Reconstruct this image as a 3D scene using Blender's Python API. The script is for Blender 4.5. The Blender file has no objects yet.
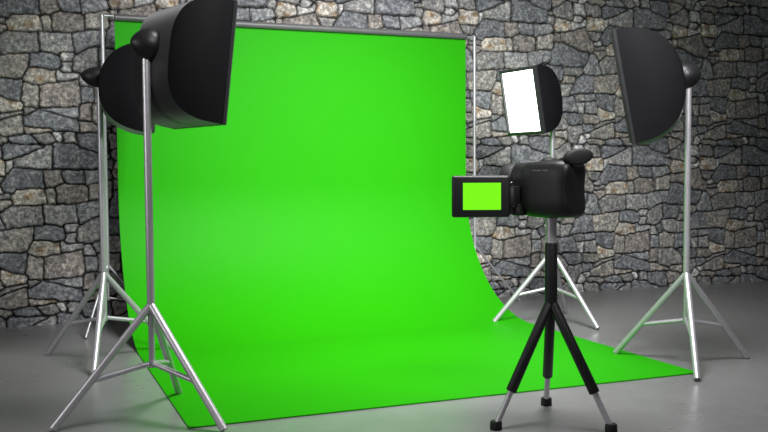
import bpy, bmesh, math, random
import numpy as np
from mathutils import Vector, Matrix

C = bpy.context.scene
COL = C.collection
PI = math.pi

# ------------------------------------------------------------------ helpers
def link_mesh(name, bm, material, parent=None, smooth=None, loc=None):
    me = bpy.data.meshes.new(name)
    bmesh.ops.recalc_face_normals(bm, faces=bm.faces[:])
    bm.to_mesh(me); bm.free()
    o = bpy.data.objects.new(name, me)
    COL.objects.link(o)
    me.materials.append(material)
    if smooth:
        me.polygons.foreach_set('use_smooth', [True] * len(me.polygons))
        me.set_sharp_from_angle(angle=math.radians(smooth))
    if parent: o.parent = parent
    if loc: o.location = loc
    return o

def thing(name, label, cat, loc=(0, 0, 0), rot=(0, 0, 0), group=None):
    o = bpy.data.objects.new(name, None)
    COL.objects.link(o)
    o.empty_display_size = .2
    o.location = loc; o.rotation_euler = rot
    return tag(o, label, cat, group)

def tag(o, label, cat, group=None):
    o['label'] = label; o['category'] = cat
    if group: o['group'] = group
    return o

def tube(bm, a, b, r0, r1=None, n=20, caps=True):
    """round bar from a to b"""
    r1 = r0 if r1 is None else r1
    a = Vector(a); b = Vector(b)
    d = (b - a).normalized()
    t = Vector((0, 0, 1)) if abs(d.z) < .95 else Vector((1, 0, 0))
    x = d.cross(t).normalized(); y = d.cross(x)
    ra = []; rb = []
    for i in range(n):
        w = 2 * PI * i / n
        v = x * math.cos(w) + y * math.sin(w)
        ra.append(bm.verts.new(a + v * r0)); rb.append(bm.verts.new(b + v * r1))
    for i in range(n):
        j = (i + 1) % n
        bm.faces.new((ra[i], ra[j], rb[j], rb[i]))
    if caps:
        bm.faces.new(ra); bm.faces.new(rb)
    return bm

def lathe(bm, prof, origin=(0, 0, 0), axis='Z', n=32):
    """profile [(along, radius)] turned about an axis through origin"""
    o = Vector(origin)
    rings = []
    for h, r in prof:
        ring = []
        for i in range(n):
            w = 2 * PI * i / n
            c, s = r * math.cos(w), r * math.sin(w)
            p = {'Z': (c, s, h), 'X': (h, c, s)}[axis]
            ring.append(bm.verts.new(o + Vector(p)))
        rings.append(ring)
    for a, b in zip(rings, rings[1:]):
        for i in range(n):
            j = (i + 1) % n
            bm.faces.new((a[i], a[j], b[j], b[i]))
    bm.faces.new(rings[0]); bm.faces.new(rings[-1])
    return bm

def box(bm, lo, hi, bevel=0, seg=2, mat=None):
    lo = Vector(lo); hi = Vector(hi)
    r = bmesh.ops.create_cube(bm, size=1)
    vs = r['verts']
    for v in vs:
        v.co = Vector(((lo.x + hi.x) / 2 + v.co.x * (hi.x - lo.x),
                       (lo.y + hi.y) / 2 + v.co.y * (hi.y - lo.y),
                       (lo.z + hi.z) / 2 + v.co.z * (hi.z - lo.z)))
    if bevel:
        es = list({e for v in vs for e in v.link_edges})
        q = bmesh.ops.bevel(bm, geom=es, offset=bevel, segments=seg, profile=.5, affect='EDGES')
        vs = list({v for v in q['verts']} | {v for v in vs if v.is_valid})
    if mat is not None:
        for v in vs: v.co = mat @ v.co
    return bm

def loft(bm, sections, n=40):
    """sections: (x, half_width, z_low, z_high, exponent, y_shift) -> rounded closed body along X"""
    rings = []
    for x, hw, z0, z1, e, ys in sections:
        cz = (z0 + z1) / 2; hh = (z1 - z0) / 2
        ring = []
        for i in range(n):
            w = 2 * PI * (i + .5) / n
            c, s = math.cos(w), math.sin(w)
            y = hw * math.copysign(abs(c) ** (2 / e), c); z = hh * math.copysign(abs(s) ** (2 / e), s)
            ring.append(bm.verts.new((x, y + ys, cz + z)))
        rings.append(ring)
    for a, b in zip(rings, rings[1:]):
        for i in range(n):
            j = (i + 1) % n
            bm.faces.new((a[i], a[j], b[j], b[i]))
    bm.faces.new(rings[0]); bm.faces.new(rings[-1])
    return bm

# ------------------------------------------------------------------ materials
def new_mat(name):
    m = bpy.data.materials.new(name); m.use_nodes = True
    nt = m.node_tree
    return m, nt, nt.nodes['Principled BSDF']

def noise(nt, scale, detail=4, rough=.55, coord='Object', stretch=None):
    tc = nt.nodes.new('ShaderNodeTexCoord')
    n = nt.nodes.new('ShaderNodeTexNoise')
    n.inputs['Scale'].default_value = scale
    n.inputs['Detail'].default_value = detail
    n.inputs['Roughness'].default_value = rough
    if stretch:
        mp = nt.nodes.new('ShaderNodeMapping'); mp.inputs['Scale'].default_value = stretch
        nt.links.new(tc.outputs[coord], mp.inputs[0]); nt.links.new(mp.outputs[0], n.inputs['Vector'])
    else:
        nt.links.new(tc.outputs[coord], n.inputs['Vector'])
    return n

def ramp(nt, src, stops):
    r = nt.nodes.new('ShaderNodeValToRGB')
    el = r.color_ramp.elements
    while len(el) < len(stops): el.new(.5)
    for e, (p, c) in zip(el, stops):
        e.position = p; e.color = (c, c, c, 1) if isinstance(c, (int, float)) else (*c, 1)
    nt.links.new(src, r.inputs[0])
    return r

def bump(nt, bs, src, strength, dist):
    b = nt.nodes.new('ShaderNodeBump')
    b.inputs['Strength'].default_value = strength; b.inputs['Distance'].default_value = dist
    nt.links.new(src, b.inputs['Height']); nt.links.new(b.outputs[0], bs.inputs['Normal'])

def simple(name, col, rough, metal=0, var=.15, nscale=12, bumpy=0, spec=.5):
    m, nt, bs = new_mat(name)
    n = noise(nt, nscale)
    r = ramp(nt, n.outputs['Fac'], [(.3, tuple(c * (1 - var) for c in col)), (.7, tuple(min(1, c * (1 + var)) for c in col))])
    nt.links.new(r.outputs[0], bs.inputs['Base Color'])
    bs.inputs['Roughness'].default_value = rough
    bs.inputs['Metallic'].default_value = metal
    bs.inputs['Specular IOR Level'].default_value = spec
    if bumpy:
        n2 = noise(nt, 300, 2)
        bump(nt, bs, n2.outputs['Fac'], bumpy, .002)
    return m

M_metal = simple('satin_aluminium', (.48, .465, .49), .38, .6, .04)
M_metal_dull = simple('dull_aluminium', (.42, .42, .44), .42, .6, .04)
M_fabric = simple('black_softbox_fabric', (.006, .006, .0067), .52, 0, .08, 6, .05, .22)
fb = M_fabric.node_tree.nodes['Principled BSDF']
fb.inputs['Sheen Weight'].default_value = .28; fb.inputs['Sheen Roughness'].default_value = .35
M_panel = simple('black_side_panel_fabric', (.0035, .0035, .0042), .62, 0, .08, 6, .05, .06)
M_head = simple('black_moulded_plastic', (.008, .008, .009), .42, 0, .1, spec=.3)
M_rim = simple('dark_rim_plastic', (.014, .014, .015), .22, 0, .1)
M_roller = simple('charcoal_roller_tube', (.085, .085, .088), .42, 0, .1)
M_cam = simple('black_camcorder_plastic', (.006, .006, .0062), .42, 0, .1, 9, .06, .28)
M_cam2 = simple('black_gloss_plastic', (.011, .011, .012), .28, 0, .1)
M_lcdframe = simple('dark_grey_monitor_plastic', (.009, .009, .010), .36, 0, .1, spec=.3)
M_foam = simple('black_foam_grip', (.007, .0065, .0075), .5, 0, .2, 40, .25, .35)
M_rubber = simple('black_rubber', (.008, .008, .008), .6, 0, .2, spec=.25)
M_mark = simple('pale_grey_print', (.13, .13, .13), .5, 0, .05)

def emit(name, col, strength):
    m, nt, bs = new_mat(name)
    bs.inputs['Base Color'].default_value = (*[min(c, .8) for c in col], 1)
    bs.inputs['Roughness'].default_value = .5
    bs.inputs['Emission Color'].default_value = (*col, 1)
    bs.inputs['Emission Strength'].default_value = strength
    return m
M_screen = emit('green_lcd_picture', (.20, .95, 0), 1.0)
M_screen.node_tree.nodes['Principled BSDF'].inputs['Base Color'].default_value = (.01, .02, .01, 1)
M_screen.node_tree.nodes['Principled BSDF'].inputs['Specular IOR Level'].default_value = .05

def cloth_material():
    m, nt, bs = new_mat('chroma_green_cloth')
    n = noise(nt, .8, 3)
    r = ramp(nt, n.outputs['Fac'], [(.3, CLOTH), (.75, tuple(c * 1.05 for c in CLOTH))])
    nt.links.new(r.outputs[0], bs.inputs['Base Color'])
    bs.inputs['Roughness'].default_value = .55
    bs.inputs['Specular IOR Level'].default_value = .08
    return m
CLOTH = (.015, .265, .001)
M_cloth = cloth_material()

def floor_material():
    m, nt, bs = new_mat('polished_concrete')
    n = noise(nt, .55, 7, .6); n2 = noise(nt, 5, 5, .65)
    mx = nt.nodes.new('ShaderNodeMix'); mx.data_type = 'FLOAT'; mx.inputs[0].default_value = .35
    nt.links.new(n.outputs['Fac'], mx.inputs[2]); nt.links.new(n2.outputs['Fac'], mx.inputs[3])
    r = ramp(nt, mx.outputs[0], [(.32, (.15, .15, .149)), (.5, (.175, .175, .174)), (.68, (.205, .205, .204))])
    nt.links.new(r.outputs[0], bs.inputs['Base Color'])
    rr = ramp(nt, n.outputs['Fac'], [(.3, .24), (.7, .36)])
    nt.links.new(rr.outputs[0], bs.inputs['Roughness'])
    bs.inputs['Specular IOR Level'].default_value = .5
    return m
M_floor = floor_material()

def stone_material():
    m, nt, bs = new_mat('rubble_stone')
    at = nt.nodes.new('ShaderNodeAttribute'); at.attribute_name = 'stone_colour'
    n = noise(nt, 26, 7, .76); n2 = noise(nt, 9, 5, .7); n3 = noise(nt, 60, 3, .7)
    r = ramp(nt, n.outputs['Fac'], [(.30, .28), (.48, .85), (.62, 2.0)])
    r2 = ramp(nt, n2.outputs['Fac'], [(.32, (.62, .64, .68)), (.5, (1, 1, 1)), (.68, (1.42, 1.36, 1.26))])
    m1 = nt.nodes.new('ShaderNodeMix'); m1.data_type = 'RGBA'; m1.blend_type = 'MULTIPLY'; m1.inputs[0].default_value = 1
    m2 = nt.nodes.new('ShaderNodeMix'); m2.data_type = 'RGBA'; m2.blend_type = 'MULTIPLY'; m2.inputs[0].default_value = 1
    nt.links.new(at.outputs['Color'], m1.inputs[6]); nt.links.new(r.outputs[0], m1.inputs[7])
    nt.links.new(m1.outputs[2], m2.inputs[6]); nt.links.new(r2.outputs[0], m2.inputs[7])
    nt.links.new(m2.outputs[2], bs.inputs['Base Color'])
    bs.inputs['Roughness'].default_value = .8
    bs.inputs['Specular IOR Level'].default_value = .25
    ad = nt.nodes.new('ShaderNodeMath'); ad.operation = 'ADD'
    nt.links.new(n.outputs['Fac'], ad.inputs[0]); nt.links.new(n3.outputs['Fac'], ad.inputs[1])
    bump(nt, bs, ad.outputs[0], .8, .02)
    return m
M_stone = stone_material()

# ------------------------------------------------------------------ camera
F_PX, YAW, PITCH, ROLL = 905.158, .3867, .0513, -.0069
fw = Vector((math.sin(YAW) * math.cos(PITCH), math.cos(YAW) * math.cos(PITCH), -math.sin(PITCH)))
rt = Vector((math.cos(YAW), -math.sin(YAW), 0)); up = rt.cross(fw)
rt, up = rt * math.cos(ROLL) + up * math.sin(ROLL), up * math.cos(ROLL) - rt * math.sin(ROLL)
cd = bpy.data.cameras.new('camera'); cam = bpy.data.objects.new('camera', cd); COL.objects.link(cam)
cd.sensor_width = 36; cd.lens = F_PX * 36 / 768; cd.clip_start = .05
cam.matrix_world = Matrix(((rt.x, up.x, -fw.x, 0), (rt.y, up.y, -fw.y, 0), (rt.z, up.z, -fw.z, 1.6), (0, 0, 0, 1)))
C.camera = cam
C.view_settings.view_transform = 'Standard'; C.view_settings.look = 'None'
C.view_settings.gamma = 1; C.view_settings.use_curve_mapping = False
C.view_settings.exposure = 0

# ------------------------------------------------------------------ the stone wall
# the outlines of the stones of one 1.79 m square field of masonry, which repeats over the wall
TILE = 1.79
STONES = [
('b',[-0.11,0.127,0.069,0.133,0.251,0.11,0.283,0.065,0.124,0.001,-0.003,-0.043,-0.098,-0.061,-0.113,0.028]),
('g',[1.471,0.144,1.555,0.15,1.659,0.127,1.67,0.028,1.681,-0.034,1.577,-0.052,1.545,0.011,1.441,0.073]),
('G',[0.294,1.855,0.37,1.851,0.361,1.64,0.189,1.634,0.008,1.656,-0.003,1.732,0.145,1.786]),
('T',[1.556,1.729,1.681,1.738,1.713,1.675,1.703,1.576,1.473,1.569,1.463,1.64]),
('w',[1.713,1.711,1.776,1.72,1.776,1.675,1.735,1.585,1.707,1.603]),
('b',[0.008,1.642,0.264,1.628,0.287,1.446,0.062,1.431,-0.012,1.395,-0.107,1.414,-0.128,1.495,-0.066,1.576]),
('g',[1.474,1.547,1.672,1.546,1.693,1.553,1.662,1.495,1.599,1.442,1.526,1.488]),
('w',[1.589,1.433,1.662,1.442,1.673,1.387,1.6,1.379]),
('T',[0.02,1.422,0.169,1.433,0.287,1.41,0.31,1.273,0.17,1.261,-0.021,1.269,-0.032,1.341]),
('t',[0.298,1.413,0.389,1.412,0.392,1.268,0.314,1.273]),
('n',[0.285,1.623,0.452,1.618,0.448,1.554,0.481,1.494,0.406,1.445,0.297,1.45]),
('g',[1.579,1.362,1.726,1.369,1.737,1.324,1.6,1.317]),
('n',[1.579,1.308,1.737,1.315,1.748,1.26,1.664,1.199,1.611,1.244]),
('b',[0.391,1.882,0.488,1.91,0.641,1.865,0.863,1.791,0.869,1.644,0.644,1.626,0.371,1.655,0.37,1.782]),
('b',[0.465,1.609,0.666,1.617,0.685,1.488,0.558,1.48,0.481,1.508]),
('B',[0.692,1.608,0.932,1.625,0.944,1.523,0.822,1.491,0.711,1.473,0.693,1.543]),
('n',[0.406,1.436,0.449,1.457,0.689,1.461,0.723,1.414,0.713,1.294,0.603,1.272,0.418,1.28]),
('t',[0.734,1.46,0.944,1.504,0.957,1.319,0.824,1.302,0.735,1.313]),
('G',[0.89,1.727,0.975,1.736,0.958,1.634,0.891,1.644]),
('T',[1.013,1.682,1.083,1.695,1.213,1.672,1.23,1.571,1.119,1.545,1.002,1.54,0.978,1.589]),
('w',[1.229,1.662,1.32,1.656,1.439,1.652,1.428,1.611,1.237,1.561]),
('n',[1.002,1.52,1.056,1.522,1.049,1.42,0.99,1.418]),
('n',[1.06,1.512,1.225,1.56,1.428,1.6,1.464,1.469,1.549,1.38,1.537,1.318,1.369,1.311,1.179,1.375,1.072,1.442]),
('b',[1.002,1.398,1.167,1.375,1.369,1.301,1.465,1.284,1.478,1.182,1.418,1.128,1.003,1.104,0.921,1.122,0.956,1.234]),
('g',[0.966,1.831,1.059,1.866,1.236,1.856,1.26,1.745,1.177,1.7,1.06,1.725,0.966,1.74]),
('w',[1.267,0.063,1.402,0.071,1.379,-0.008,1.295,-0.023]),
('w',[1.284,1.752,1.355,1.75,1.363,1.679,1.296,1.676]),
('g',[0.861,1.779,0.961,1.78,0.954,1.729,0.885,1.732]),
('B',[1.527,1.255,1.6,1.236,1.664,1.081,1.686,1.018,1.435,1.006,1.445,1.104]),
('g',[-0.042,1.251,0.245,1.241,0.279,1.073,0.108,1.04,-0.062,1.026,-0.147,1.154,-0.095,1.216]),
('G',[0.267,1.255,0.451,1.262,0.582,1.254,0.605,1.062,0.452,1.06,0.283,1.073]),
('t',[1.571,0.984,1.728,1.017,1.951,1.024,1.952,0.93,1.904,0.804,1.868,0.777,1.751,0.772,1.586,0.786,1.561,0.886]),
('b',[1.376,1,1.546,0.996,1.564,0.785,1.221,0.764,1.292,0.877]),
('b',[0.193,1.02,0.322,1.035,0.453,0.987,0.48,0.912,0.41,0.883,0.184,0.911]),
('T',[0.162,0.879,0.281,0.881,0.411,0.854,0.433,0.758,0.303,0.721,0.196,0.728,0.114,0.776]),
('w',[0.443,0.845,0.652,0.834,0.641,0.798,0.455,0.748,0.438,0.776]),
('b',[1.614,0.758,1.878,0.759,1.879,0.659,1.848,0.565,1.752,0.581,1.625,0.649]),
('t',[0.106,0.722,0.239,0.718,0.257,0.617,0.23,0.48,0.116,0.512,0.094,0.604]),
('n',[0.325,0.724,0.455,0.748,0.63,0.77,0.664,0.677,0.644,0.501,0.457,0.49,0.273,0.488,0.261,0.616,0.271,0.708]),
('B',[0.614,1.259,0.757,1.288,0.924,1.291,0.914,1.171,0.781,1.127,0.639,1.047,0.605,1.121]),
('w',[0.485,1.041,0.605,1.051,0.573,0.975,0.508,0.967]),
('w',[0.493,0.949,0.585,0.947,0.574,0.864,0.498,0.866]),
('g',[0.639,1.038,0.781,1.109,0.837,1.117,0.85,0.922,0.673,0.852,0.596,0.9,0.602,0.974]),
('b',[0.866,1.116,1.095,1.115,1.115,0.943,0.962,0.928,0.861,0.94]),
('G',[0.861,0.903,1.029,0.908,1.065,0.757,0.964,0.745,0.919,0.771,0.851,0.819]),
('w',[0.685,0.815,0.74,0.826,0.774,0.71,0.675,0.713]),
('b',[0.751,0.826,0.84,0.838,0.841,0.745,0.796,0.747]),
('t',[0.819,0.727,1.009,0.725,1.015,0.553,0.921,0.534,0.81,0.551]),
('B',[0.675,0.695,0.797,0.691,0.798,0.57,0.688,0.546]),
('G',[1.094,0.862,1.248,0.876,1.201,0.752,1.095,0.74]),
('g',[1.129,1.087,1.378,1.085,1.391,0.993,1.283,0.99,1.141,1.006]),
('t',[1.117,0.985,1.283,0.98,1.248,0.897,1.106,0.913]),
('b',[1.078,0.706,1.269,0.721,1.342,0.53,1.066,0.535]),
('g',[1.281,0.752,1.413,0.758,1.426,0.685,1.341,0.666,1.281,0.689]),
('B',[1.425,0.758,1.572,0.768,1.579,0.69,1.45,0.673]),
('w',[1.317,0.646,1.426,0.643,1.427,0.521,1.354,0.524]),
('G',[1.45,0.652,1.609,0.657,1.622,0.514,1.439,0.52]),
('T',[1.634,0.583,1.882,0.51,1.882,0.446,1.659,0.455,1.634,0.498]),
('t',[1.427,0.5,1.647,0.498,1.647,0.403,1.464,0.379,1.415,0.433]),
('b',[1.126,0.511,1.378,0.508,1.415,0.412,1.294,0.375,1.198,0.421]),
('g',[1.199,0.317,1.379,0.351,1.404,0.255,1.32,0.164,1.199,0.212]),
('b',[1.403,0.36,1.525,0.376,1.574,0.311,1.428,0.254]),
('g',[1.562,0.353,1.882,0.436,1.882,0.414,1.586,0.321]),
('t',[1.522,0.273,1.711,0.356,1.86,0.395,1.887,0.23,1.755,0.19,1.523,0.21]),
('b',[0.117,0.375,0.241,0.443,0.349,0.433,0.48,0.369,0.623,0.335,0.635,0.242,0.416,0.243,0.264,0.286,0.124,0.292]),
('T',[0.118,0.274,0.372,0.259,0.383,0.24,0.243,0.228,0.118,0.229]),
('g',[0.112,0.466,0.209,0.454,0.123,0.402]),
('B',[0.284,0.473,0.633,0.478,0.629,0.4,0.458,0.435]),
('b',[-0.035,0.172,0.178,0.189,0.255,0.094,0.266,0.073,-0.035,0.081,-0.045,0.099]),
('t',[1.481,0.176,1.607,0.193,1.734,0.146,1.751,0.085,1.481,0.091]),
('g',[0.178,0.198,0.373,0.211,0.417,0.132,0.33,0.108,0.244,0.122]),
('w',[0.373,0.211,0.486,0.23,0.504,0.137,0.417,0.132]),
('w',[1.356,0.245,1.397,0.252,1.45,0.159,1.356,0.155]),
('w',[1.418,0.246,1.512,0.259,1.523,0.219,1.45,0.195]),
('g',[0.788,0.524,0.989,0.526,1.126,0.418,1.161,0.313,0.969,0.293,0.812,0.309,0.778,0.413]),
('n',[0.65,0.51,0.765,0.525,0.756,0.358,0.656,0.362]),
('n',[0.657,0.334,0.778,0.329,0.835,0.289,0.947,0.237,0.669,0.231]),
('b',[0.614,0.197,0.768,0.217,0.914,0.192,0.949,0.106,0.916,0.023,0.815,0.015,0.659,0.064,0.647,0.139]),
('G',[0.46,0.213,0.602,0.225,0.625,0.122,0.483,0.119]),
('n',[0.959,0.218,1.106,0.174,1.062,0.063,0.972,0.03,0.937,0.163]),
('t',[0.992,0.282,1.161,0.303,1.169,0.209,1.014,0.244]),
]
EMIT = {'A': 2.6, 'B': 2.2, 'C': 4, 'D': 3.0}
WORLD = .11
AREAS = [('overhead_key_light', (3.1, 5.2, 5.4), (3.3, 7.0, 0), 2.2, 225, 1.6, 105),  # unseen lamp added overhead; narrow spread lets the edges fall darker
         ('front_light', (2.6, 1.6, 5.0), (3.7, 9.2, 1.8), 2.0, 145, 1.4, 62),
         ('left_fill_light', (-4.5, 4.6, 2.8), (1.5, 6.2, 1.6), 2.2, 38, 2.2, 110)]  # added fill from the left, no window here; lifts the near softbox's back
STONE_TINT = {'b': (.140, .146, .156), 'B': (.200, .206, .213), 'g': (.190, .188, .182), 'G': (.245, .245, .240),
              't': (.228, .217, .198), 'w': (.330, .330, .325), 'n': (.200, .183, .169), 'T': (.360, .335, .295)}

def stone_field(N):
    """for an N x N grid over the tile: nearest stone, and how far inside it a point lies"""
    g = (np.arange(N) + .5) / N * TILE
    X, Z = np.meshgrid(g, g, indexing='ij')
    rs = np.random.RandomState(4)
    # ragged edges: periodic wobble
    def wob(seed):
        r = np.random.RandomState(seed); w = np.zeros_like(X)
        for k in range(26):
            a, b = r.randint(-22, 23, 2)
            amp = .9 / max(4., math.hypot(a, b))
            w += amp * np.sin(2 * PI * (a * X + b * Z) / TILE + r.rand() * 6.28)
        return w
    Xw = X + wob(1) * .016; Zw = Z + wob(2) * .016
    best = np.full(X.shape, -9.); second = best.copy(); idx = np.zeros(X.shape, int)
    for q, (k, P) in enumerate(STONES):
        P = np.array(P).reshape(-1, 2)
        area = .5 * np.sum(P[:, 0] * np.roll(P[:, 1], -1) - np.roll(P[:, 0], -1) * P[:, 1])
        if area < 0: P = P[::-1]
        c = P.mean(0)
        dx = Xw - c[0]; dz = Zw - c[1]
        dx -= np.round(dx / TILE) * TILE; dz -= np.round(dz / TILE) * TILE
        x = c[0] + dx; z = c[1] + dz
        # signed distance to the outline
        md = np.full(X.shape, 9.); ins = np.zeros(X.shape, bool)
        n = len(P)
        for i in range(n):
            a = P[i]; b = P[(i + 1) % n]; e = b - a
            t = np.clip(((x - a[0]) * e[0] + (z - a[1]) * e[1]) / (e @ e), 0, 1)
            md = np.minimum(md, np.hypot(x - a[0] - t * e[0], z - a[1] - t * e[1]))
            cr = (a[1] > z) != (b[1] > z)
            with np.errstate(divide='ignore', invalid='ignore'):
                xi = e[0] * (z - a[1]) / (e[1] if e[1] else 1e-9) + a[0]
            ins ^= cr & (x < xi)
        sd = np.where(ins, md, -md)
        up_ = sd > best
        second = np.where(up_, best, np.maximum(second, sd))
        idx = np.where(up_, q, idx); best = np.where(up_, sd, best)
    edge = (best - second) * .5          # half way between the two nearest stones = the joint
    return idx, edge

def build_wall():
    N = 180
    idx, edge = stone_field(N)
    rs = np.random.RandomState(11)
    ns = len(STONES)
    tiltx = rs.uniform(-.10, .10, ns); tiltz = rs.uniform(-.12, .08, ns); lift = rs.uniform(-.012, .016, ns)
    cen = np.array([np.array(P).reshape(-1, 2).mean(0) for k, P in STONES])
    tint = np.array([STONE_TINT[k] for k, P in STONES]) * rs.uniform(1.12, 1.50, (ns, 1))
    step = TILE / N
    s0, s1, zt = -2.2, 12.2, 4.6
    ia = np.arange(int(s0 / step), int(s1 / step)); ka = np.arange(-3, int(zt / step))
    I, K = np.meshgrid(ia, ka, indexing='ij')
    ti, tk = I % N, K % N
    S = I * step; Z = K * step
    ID = idx[ti, tk]; E = edge[ti, tk]
    # relief inside each stone
    ddx = (ti + .5) * step - cen[ID, 0]; ddz = (tk + .5) * step - cen[ID, 1]
    ddx -= np.round(ddx / TILE) * TILE; ddz -= np.round(ddz / TILE) * TILE
    face = ddx * tiltx[ID] + ddz * tiltz[ID] + lift[ID]
    chip = np.zeros_like(S)
    r = np.random.RandomState(5)
    for k in range(40):
        a, b = r.uniform(-55, 55, 2)
        chip += np.sin(a * S + b * Z + r.rand() * 6.28) * 2.2 / (12 + math.hypot(a, b))
    face = face + chip * .011
    t = np.clip((E - .003) / .020, 0, 1); rnd = np.sqrt(t * (2 - t))
    depth = -.050 + rnd * (.050 + face)
    mort = np.clip((E - .0035) / .008, 0, 1)[..., None]
    colr = tint[ID]
    # brown patches on the pale tan stones
    patch = np.clip((np.sin(S * 31 + Z * 17) + np.sin(S * 13 - Z * 43 + 1.3)) * .8 - .2, 0, 1)[..., None]
    isT = np.array([k in 'T' for k, P in STONES])[ID][..., None]
    colr = np.where(isT, colr * (1 - .5 * patch * np.array([.6, .85, 1.1])), colr)
    colr = colr * mort + np.array([.014, .0135, .013]) * (1 - mort)
    nx, nz = S.shape
    co = np.stack([S, -depth, np.maximum(Z, -.02)], -1).reshape(-1, 3).astype(np.float32)
    v = np.arange(nx * nz).reshape(nx, nz)
    f = np.stack([v[:-1, :-1], v[1:, :-1], v[1:, 1:], v[:-1, 1:]], -1).reshape(-1, 4)
    me = bpy.data.meshes.new('wall_back')
    me.vertices.add(len(co)); me.vertices.foreach_set('co', co.ravel())
    me.loops.add(f.size); me.loops.foreach_set('vertex_index', f.ravel().astype(np.int32))
    me.polygons.add(len(f)); me.polygons.foreach_set('loop_start', np.arange(0, f.size, 4, dtype=np.int32))
    me.polygons.foreach_set('use_smooth', np.ones(len(f), bool))
    me.update(calc_edges=True)
    at = me.color_attributes.new('stone_colour', 'FLOAT_COLOR', 'POINT')
    rgba = np.ones((len(co), 4), np.float32); rgba[:, :3] = colr.reshape(-1, 3)
    at.data.foreach_set('color', rgba.ravel())
    me.materials.append(M_stone)
    o = bpy.data.objects.new('wall_back', me); COL.objects.link(o)
    o.location = (0, 10.05, 0); o.rotation_euler = (0, 0, -math.atan(.035))
    o['kind'] = 'structure'
    return o
build_wall()

bm = bmesh.new()
box(bm, (-9, -6, -.1), (18, 10.6, 0))
fl = link_mesh('floor', bm, M_floor); fl['kind'] = 'structure'

# ------------------------------------------------------------------ green backdrop
XL, XR, YF, YB, HB, RR = .9606, 4.8782, 5.5954, 9.4259, 3.1291, .0344
XPL, XPR = .8407, 4.9874
def build_backdrop():
    T = .010
    R = 1.46
    yb = YB + .012
    prof = [(YF, T), (YF + .02, T)]
    for k in range(1, 12): prof.append((YF + (yb - R - YF) * k / 12, T))
    for k in range(0, 33):
        a = PI / 2 * k / 32
        prof.append((yb - R + R * math.sin(a), T + R * (1 - math.cos(a))))
    top = HB - .006
    for k in range(1, 9): prof.append((yb, T + R + (top - T - R) * k / 8))
    # outer (front) points plus the back, offset along the normal
    P = [Vector((0, y, z)) for y, z in prof]
    bm = bmesh.new(); nx = 24
    fr = []; bk = []
    for i, p in enumerate(P):
        d = (P[min(i + 1, len(P) - 1)] - P[max(i - 1, 0)]).normalized()
        nrm = Vector((0, d.z, -d.y))
        q = p + nrm * (T - .002)
        sk = -.07 * max(0, 1 - i / 12)
        fr.append([bm.verts.new((XL + (XR - XL) * k / nx, p.y + sk * k / nx, p.z)) for k in range(nx + 1)])
        bk.append([bm.verts.new((XL + (XR - XL) * k / nx, q.y + sk * k / nx, max(q.z, .001))) for k in range(nx + 1)])
    for i in range(len(P) - 1):
        for k in range(nx):
            bm.faces.new((fr[i][k], fr[i][k + 1], fr[i + 1][k + 1], fr[i + 1][k]))
            bm.faces.new((bk[i][k], bk[i + 1][k], bk[i + 1][k + 1], bk[i][k + 1]))
        bm.faces.new((fr[i][0], fr[i + 1][0], bk[i + 1][0], bk[i][0]))
        bm.faces.new((fr[i][nx], bk[i][nx], bk[i + 1][nx], fr[i + 1][nx]))
    for k in range(nx):
        bm.faces.new((fr[0][k], bk[0][k], bk[0][k + 1], fr[0][k + 1]))
        bm.faces.new((fr[-1][k], fr[-1][k + 1], bk[-1][k + 1], bk[-1][k]))
    o = link_mesh('backdrop_cloth', bm, M_cloth, smooth=40)
    tag(o, 'bright green chroma key backdrop sweeping from the roller down onto the floor', 'backdrop')
build_backdrop()

r = thing('roller_tube', 'long charcoal roller tube carrying the green backdrop across its top edge', 'roller', ((XL + XR) / 2, YB, HB - RR))
w = (XR - XL) / 2
bm = bmesh.new(); lathe(bm, [(-w - .004, RR - .004), (-w, RR), (w, RR), (w + .004, RR - .004)], (0, 0, RR), 'X', 28)
link_mesh('tube', bm, M_roller, r, smooth=40)
bm = bmesh.new(); tube(bm, (-w, 0, RR + .012), (XPL + .019 - (XL + XR) / 2, 0, RR + .012), .011, n=14); link_mesh('end_rod', bm, M_metal_dull, r, smooth=40)
bm = bmesh.new(); tube(bm, (w, 0, RR - .004), (XPR - .019 - (XL + XR) / 2, 0, RR - .004), .011, n=14); link_mesh('end_rod', bm, M_metal_dull, r, smooth=40)

def make_stand(name, label, group, x, y, feet, apex, hub, top, r_pole, r_low, r_leg, r_brace, frac=.51, mat=None, cat='stand', zt=None):
    mat = mat or M_metal
    t = thing(name, label, cat, (x, y, 0), group=group)
    bm = bmesh.new()
    lathe(bm, [(apex - .045, r_low), (apex - .04, r_pole), (top - .002, r_pole), (top, r_pole - .002)], n=24)
    link_mesh('pole', bm, mat, t, smooth=35)
    bm = bmesh.new()
    lathe(bm, [(hub - .025, r_low), (hub - .02, r_low * 1.04), (hub + .02, r_low * 1.04), (hub + .021, r_low * .97), (apex - .04, r_low * .97)], n=20)
    link_mesh('lower_pole', bm, mat, t, smooth=35)
    for ang, R in feet:
        d = Vector((math.cos(ang), math.sin(ang), 0))
        # end the leg flush with the floor
        a = Vector((0, 0, apex)) + d * .004; b = d * R
        b = b + (a - b).normalized() * (r_leg * .95)
        bm = bmesh.new(); tube(bm, a, b, r_leg, n=20)
        for v in bm.verts:
            v.co.z = max(v.co.z, .0015)
        link_mesh('leg', bm, mat, t, smooth=35)
        m = (Vector((0, 0, apex))).lerp(d * R, (apex - hub * .80) / apex)
        bm = bmesh.new(); tube(bm, (d * (r_low * .9)) + Vector((0, 0, hub)), m, r_brace, n=14)
        link_mesh('brace', bm, mat, t, smooth=35)
    return t

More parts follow.
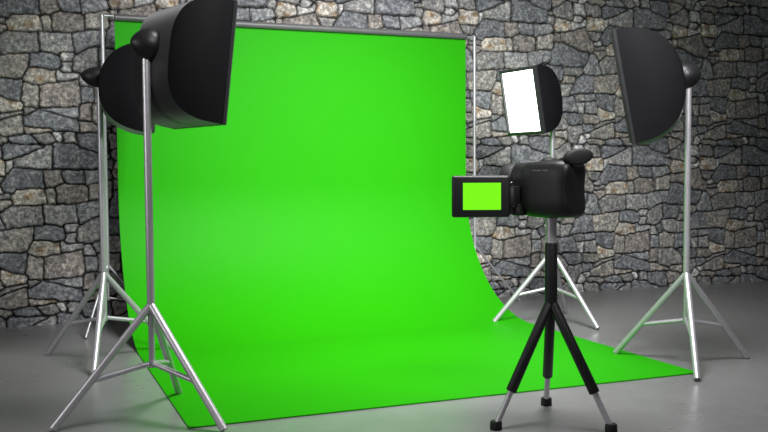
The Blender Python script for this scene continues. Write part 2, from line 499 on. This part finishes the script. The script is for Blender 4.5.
def tri(a, R=.63): return [(a + k * 2 * PI / 3, R) for k in range(3)]
GS = 'tripod stands of the softbox lights'
L = {  # x, y, leg angle, head height, azimuth (deg), pitch (deg), H, d, W, Wb
    'A': (.790, 5.925, 1.14, 2.405, 73, 7, .79, .37, .70, .50, .045, -.072),
    'B': (.676, 7.950, 2.382, 2.385, 95, 6, .735, .445, .70, .54, .0, -.062),
    'C': (5.150, 8.020, 2.859, 2.345, 262, 10, .67, .325, .57, .46, .08, 0),
    'D': (5.018, 5.836, 2.046, 2.335, 309.5, 10, .90, .45, .78, .62, .04, -.02),
}
SL = {'A': 'silver light stand nearest the viewer, left of the backdrop, its legs cut off below',
      'B': 'silver light stand behind the nearest one at the left edge of the backdrop',
      'C': 'silver light stand behind the camcorder tripod, holding the glowing softbox',
      'D': 'silver light stand at the front right corner of the green backdrop'}
BL = {'A': 'large black softbox at top left, seen from behind, with a round lamp head',
      'B': 'black softbox seen side-on, partly hidden behind the large one at top left',
      'C': 'small softbox with glowing white front in front of the stone wall',
      'D': 'large black softbox at right, seen side-on, its back to the right'}

def make_softbox(k):
    x, y, la, hz, az, pitch, H, d, W, Wb, x0, dz = L[k]
    t = thing('softbox_light', BL[k], 'softbox', (x, y, hz), (0, math.radians(pitch), math.radians(90 - az)), 'softbox studio lights')
    n = 36; e = 3.1 if k == 'A' else 2.35
    def prof(i):
        a = -PI / 2 + PI * i / n
        c, s = math.cos(a), math.sin(a)
        return x0 + d * (1 - abs(c) ** (2 / e)), H / 2 * math.copysign(abs(s) ** (2 / e), s)
    def half(xx):
        f = max(0, min(1, (xx - x0) / d))
        return Wb / 2 + (W - Wb) / 2 * math.sin(f * PI / 2) ** .9
    # fabric wrapped over top, back and bottom
    bm = bmesh.new(); m = 10
    rows = []
    for i in range(n + 1):
        px, pz = prof(i); h = half(px)
        rows.append([bm.verts.new((px, h * (2 * j / m - 1), pz)) for j in range(m + 1)])
    for a, b in zip(rows, rows[1:]):
        for j in range(m): bm.faces.new((a[j], a[j + 1], b[j + 1], b[j]))
    sh = link_mesh('fabric_shell', bm, M_fabric, t, smooth=50)
    # D-shaped side panels
    for sgn in (1, -1):
        bm = bmesh.new(); m2 = 14; rows = []
        for i in range(n // 2 + 1):
            px, pz = prof(i)
            h = half(px); hz_ = abs(pz)
            if hz_ < 1e-4: hz_ = .002
            rows.append([bm.verts.new((px, sgn * (h - .0005 + .022 * (1 - (2 * j / m2 - 1) ** 2) * (hz_ / (H / 2)) * min(1, (x0 + d - px) / d * 2.2)), hz_ * (2 * j / m2 - 1))) for j in range(m2 + 1)])
        for a, b in zip(rows, rows[1:]):
            for j in range(m2): bm.faces.new((a[j], a[j + 1], b[j + 1], b[j]))
        link_mesh('side_panel', bm, M_panel, t, smooth=50)
    # stiff rim around the open front
    xf = x0 + d; hw = W / 2; hh = H / 2; b_ = .030 if k == 'C' else .022
    bm = bmesh.new()
    b_ = .024 if k == 'D' else b_
    c_ = b_ * (.9 if k == 'D' else .55)
    prf = [(xf - .010, .003), (xf + .012, .003), (xf + .012 + c_, .003 - c_), (xf + .012 + c_, -b_), (xf - .010, -b_)]
    rings = []
    for px, off in prf:
        rings.append([bm.verts.new((px, sy * (hw + off), sz * (hh + off))) for sy, sz in ((-1, -1), (1, -1), (1, 1), (-1, 1))])
    for q in range(5):
        a = rings[q]; b = rings[(q + 1) % 5]
        for i in range(4): bm.faces.new((a[i], a[(i + 1) % 4], b[(i + 1) % 4], b[i]))
    link_mesh('front_rim', bm, M_rim, t)
    # diffuser cloth, stretched in the rim and slightly domed
    bm = bmesh.new(); g = 12; rows = []
    for i in range(g + 1):
        rows.append([])
        for j in range(g + 1):
            u = 2 * i / g - 1; v = 2 * j / g - 1
            rows[-1].append(bm.verts.new((xf + .002 + .012 * (1 - u * u) * (1 - v * v), u * (hw - b_ + .001), v * (hh - b_ + .001))))
    for i in range(g):
        for j in range(g): bm.faces.new((rows[i][j], rows[i + 1][j], rows[i + 1][j + 1], rows[i][j + 1]))
    dif = link_mesh('diffuser', bm, M_lit[k], t, smooth=60)
    dif['label'] = 'glowing white diffuser'
    # lamp head behind the box
    tip = {'A': -.10, 'B': -.15, 'C': -.09, 'D': -.10}[k]; end = x0 + .03
    R_ = .104 if k != 'B' else .085
    bm = bmesh.new()
    lathe(bm, [(tip + (end - tip) * f, R_ * g) for f, g in ((0, .04), (.03, .20), (.11, .43), (.24, .66), (.40, .85), (.56, .96), (.70, 1), (.84, .98), (.94, .90), (1, .75))], axis='X', n=36)
    link_mesh('lamp_head', bm, M_head, t, smooth=60)
    for o in t.children:                    # the box hangs a little below the lamp head's axis
        if o.name.split('.')[0] != 'lamp_head': o.location = (0, 0, dz)
    return t

M_lit = {k: emit('softbox_diffuser_' + n_, (1, .985, 1.0), s_) for k, n_, s_ in
         (('A', 'front_left', EMIT['A']), ('B', 'rear_left', EMIT['B']), ('C', 'rear_right', EMIT['C']), ('D', 'front_right', EMIT['D']))}
for k in 'ABCD':
    x, y, la, hz = L[k][:4]
    make_stand('light_stand', SL[k], GS, x, y, tri(la), .738, .36, hz - .085, .0250, .0210, .0250, .0175, cat='light stand')
    make_softbox(k)

GB = 'stands holding up the green backdrop'
make_stand('backdrop_stand', 'tall thin silver backdrop stand at the left end of the roller', GB, XPL, YB,
           [(0, .55), (math.radians(237), .47), (math.radians(92), .30)], .66, .33, HB + .02, .019, .013, .0125, .0095, mat=M_metal_dull, cat='backdrop stand')
make_stand('backdrop_stand', 'tall thin silver backdrop stand at the right end of the roller, before the stone wall', GB, XPR, YB,
           [(0, .62), (math.radians(250), .45), (math.radians(92), .20)], .70, .35, HB + .005, .019, .013, .0125, .0095, mat=M_metal_dull, cat='backdrop stand')

# ------------------------------------------------------------------ camcorder tripod
TX, TY = 3.100, 4.840
t = thing('camera_tripod', 'black and silver camera tripod with foam-covered legs under the camcorder', 'tripod', (TX, TY, 0))
CB = 1.293
bm = bmesh.new(); lathe(bm, [(1.08, .034), (CB - .012, .034), (CB - .011, .040), (CB - .001, .040)], n=32); link_mesh('centre_column', bm, M_metal, t, smooth=35)
bm = bmesh.new(); lathe(bm, [(.70, .026), (.73, .036), (.76, .039), (1.128, .039), (1.136, .036)], n=32); link_mesh('column_sleeve', bm, M_foam, t, smooth=35)
AP = .775
for k in range(3):
    ang = 1.075 + k * 2 * PI / 3; R = .40
    d = Vector((math.cos(ang), math.sin(ang), 0))
    a = Vector((0, 0, AP)); f = d * R + Vector((0, 0, .025))
    e1 = a.lerp(f, .735)
    dr = (f - a).normalized()
    bm = bmesh.new()
    pts = [(a + dr * .01, .022), (a + dr * .025, .031), (e1 - dr * .006, .033), (e1, .029)]
    for (p, r0), (q, r1) in zip(pts, pts[1:]): tube(bm, p, q, r0, r1, 24, caps=False)
    bmesh.ops.remove_doubles(bm, verts=bm.verts, dist=.0004)
    bmesh.ops.holes_fill(bm, edges=bm.edges, sides=0)
    lg = link_mesh('leg', bm, M_foam, t, smooth=40)
    bm = bmesh.new(); tube(bm, e1 - dr * .03, f, .0185, n=22); link_mesh('lower_leg', bm, M_metal, lg, smooth=35)['label'] = 'silver lower leg tube'
    bm = bmesh.new(); lathe(bm, [(.001, .034), (.006, .038), (.046, .036), (.052, .032)], d * R, n=28); link_mesh('rubber_foot', bm, M_rubber, lg, smooth=35)

# ------------------------------------------------------------------ camcorder
AZ = -25
cm = thing('camcorder', 'black camcorder on the tripod with its side monitor folded out showing green', 'camcorder', (TX, TY, CB), (0, 0, math.radians(90 - AZ)))
bm = bmesh.new()
loft(bm, [(-.176, .060, .070, .290, 3, 0), (-.180, .095, .035, .325, 3.2, 0), (-.172, .118, .012, .348, 3.6, 0), (-.150, .127, .004, .357, 4.2, 0), (-.09, .130, .001, .360, 4.6, 0), (0, .131, 0, .357, 4.6, 0),
          (.07, .128, .001, .353, 4.4, 0), (.125, .122, .005, .350, 4, 0), (.150, .110, .014, .345, 3.6, 0), (.160, .095, .03, .335, 3.2, 0)], 56)
for v in bm.verts:                       # the back swells at the top and hollows half way down
    if v.co.x < -.12:
        v.co.x -= .008 * math.cos((v.co.z - .33) / .30 * 2 * PI) * min(1, (-.12 - v.co.x) / .05)
link_mesh('body', bm, M_cam, cm, smooth=60)
bm = bmesh.new()
loft(bm, [(.12, .100, .050, .345, 3.2, -.002), (.20, .103, .055, .346, 3, -.002), (.235, .100, .06, .343, 2.8, -.002), (.250, .088, .075, .330, 2.6, -.002)], 48)
link_mesh('lens_barrel', bm, M_cam, cm, smooth=60)
bm = bmesh.new()
lathe(bm, [(.24, .085), (.25, .098), (.262, .104), (.325, .106), (.330, .103), (.330, .090), (.29, .078), (.275, .05), (.272, .004)], (0, 0, .236), 'X', 40)
link_mesh('lens_hood', bm, M_rubber, cm, smooth=40)
# wedge-shaped foot of the monitor mount
bm = bmesh.new(); box(bm, (.13, .060, .012), (.215, .135, .085), .012)
for v in bm.verts:
    if v.co.z > .05: v.co.x += (.165 - v.co.x) * .5
link_mesh('mount_foot', bm, M_cam, cm, smooth=40)
# top dome
bm = bmesh.new(); lathe(bm, [(.345, .052), (.358, .050), (.368, .040), (.374, .022), (.376, .004)], (.02, 0, 0), n=32); link_mesh('top_dial', bm, M_rubber, cm, smooth=50)
# viewfinder
vf = None
bm = bmesh.new()
loft(bm, [(-.200, .060, .325, .390, 3, 0), (-.192, .072, .315, .395, 3, 0), (-.15, .078, .31, .390, 3, 0), (-.10, .070, .32, .375, 3, 0), (-.06, .05, .33, .362, 3, 0)], 32)
vf = link_mesh('viewfinder', bm, M_cam, cm, smooth=60)
bm = bmesh.new()
mt = Matrix.Translation((-.185, .012, .376)) @ Matrix.Rotation(math.radians(-40), 4, 'Z') @ Matrix.Rotation(math.radians(-8), 4, 'X')
prof = [(-.060, .70), (-.056, .90), (-.045, 1.0), (-.015, 1.0), (.01, .9), (.03, .75)]
rings = []
for px, sc in prof:
    rings.append([bm.verts.new(mt @ Vector((px, .090 * sc * math.cos(q), .050 * sc * math.sin(q)))) for q in [2 * PI * i / 36 for i in range(36)]])
for a, b in zip(rings, rings[1:]):
    for i in range(36): bm.faces.new((a[i], a[(i + 1) % 36], b[(i + 1) % 36], b[i]))
bm.faces.new(rings[0]); bm.faces.new(rings[-1])
link_mesh('eyecup', bm, M_rubber, vf, smooth=50)
# pale print on the side
x_ = .050
for wd in (.011, .009, .011, .007, .011, .013):
    bm = bmesh.new(); box(bm, (x_ - wd, .1295, .292), (x_, .1325, .2975)); 
    link_mesh('print_mark', bm, M_mark, cm)
    x_ -= wd + (.006 if wd != .007 else .018)
# hinge and monitor
bm = bmesh.new(); box(bm, (.160, .105, .072), (.212, .172, .197), .006); link_mesh('hinge', bm, M_lcdframe, cm, smooth=40)
bm = bmesh.new(); lathe(bm, [(.020, .008), (.024, .012), (.22, .012), (.224, .008)], (.196, .150, 0), n=18); link_mesh('hinge_pin', bm, M_cam2, cm, smooth=40)
A = Matrix.Translation((.199, .165, .134)) @ Matrix.Rotation(math.radians(40), 4, 'Z')
bm = bmesh.new(); box(bm, (0, -.018, -.131), (.362, .018, .131), .015, 5, A)
lp = link_mesh('monitor', bm, M_lcdframe, cm, smooth=40)
bm = bmesh.new(); box(bm, (.056, .0150, -.083), (.292, .0200, .086), 0, 1, A)
link_mesh('screen', bm, M_screen, lp)['label'] = 'bright green screen picture'
bm = bmesh.new()
for q in ((.050, .298, -.091, -.083), (.050, .298, .086, .094)): box(bm, (q[0], .0160, q[2]), (q[1], .0204, q[3]), 0, 1, A)
for q in ((.050, .056), (.292, .298)): box(bm, (q[0], .0160, -.083), (q[1], .0204, .086), 0, 1, A)
link_mesh('screen_bezel', bm, M_cam2, lp)

# ------------------------------------------------------------------ light
wd = bpy.data.worlds.new('studio_surroundings'); C.world = wd; wd.use_nodes = True
bg = wd.node_tree.nodes['Background']; bg.inputs[0].default_value = (.95, .97, 1, 1); bg.inputs[1].default_value = WORLD

def area(name, loc, target, size, power, size_y=None, spread=180):
    ld = bpy.data.lights.new(name, 'AREA'); ld.energy = power; ld.size = size
    ld.shape = 'RECTANGLE' if size_y else 'SQUARE'
    if size_y: ld.size_y = size_y
    ld.spread = math.radians(spread)
    o = bpy.data.objects.new(name, ld); COL.objects.link(o); o.location = loc
    o.rotation_euler = (Vector(target) - Vector(loc)).to_track_quat('-Z', 'Y').to_euler()
    return o
for a_ in AREAS: area(*a_)
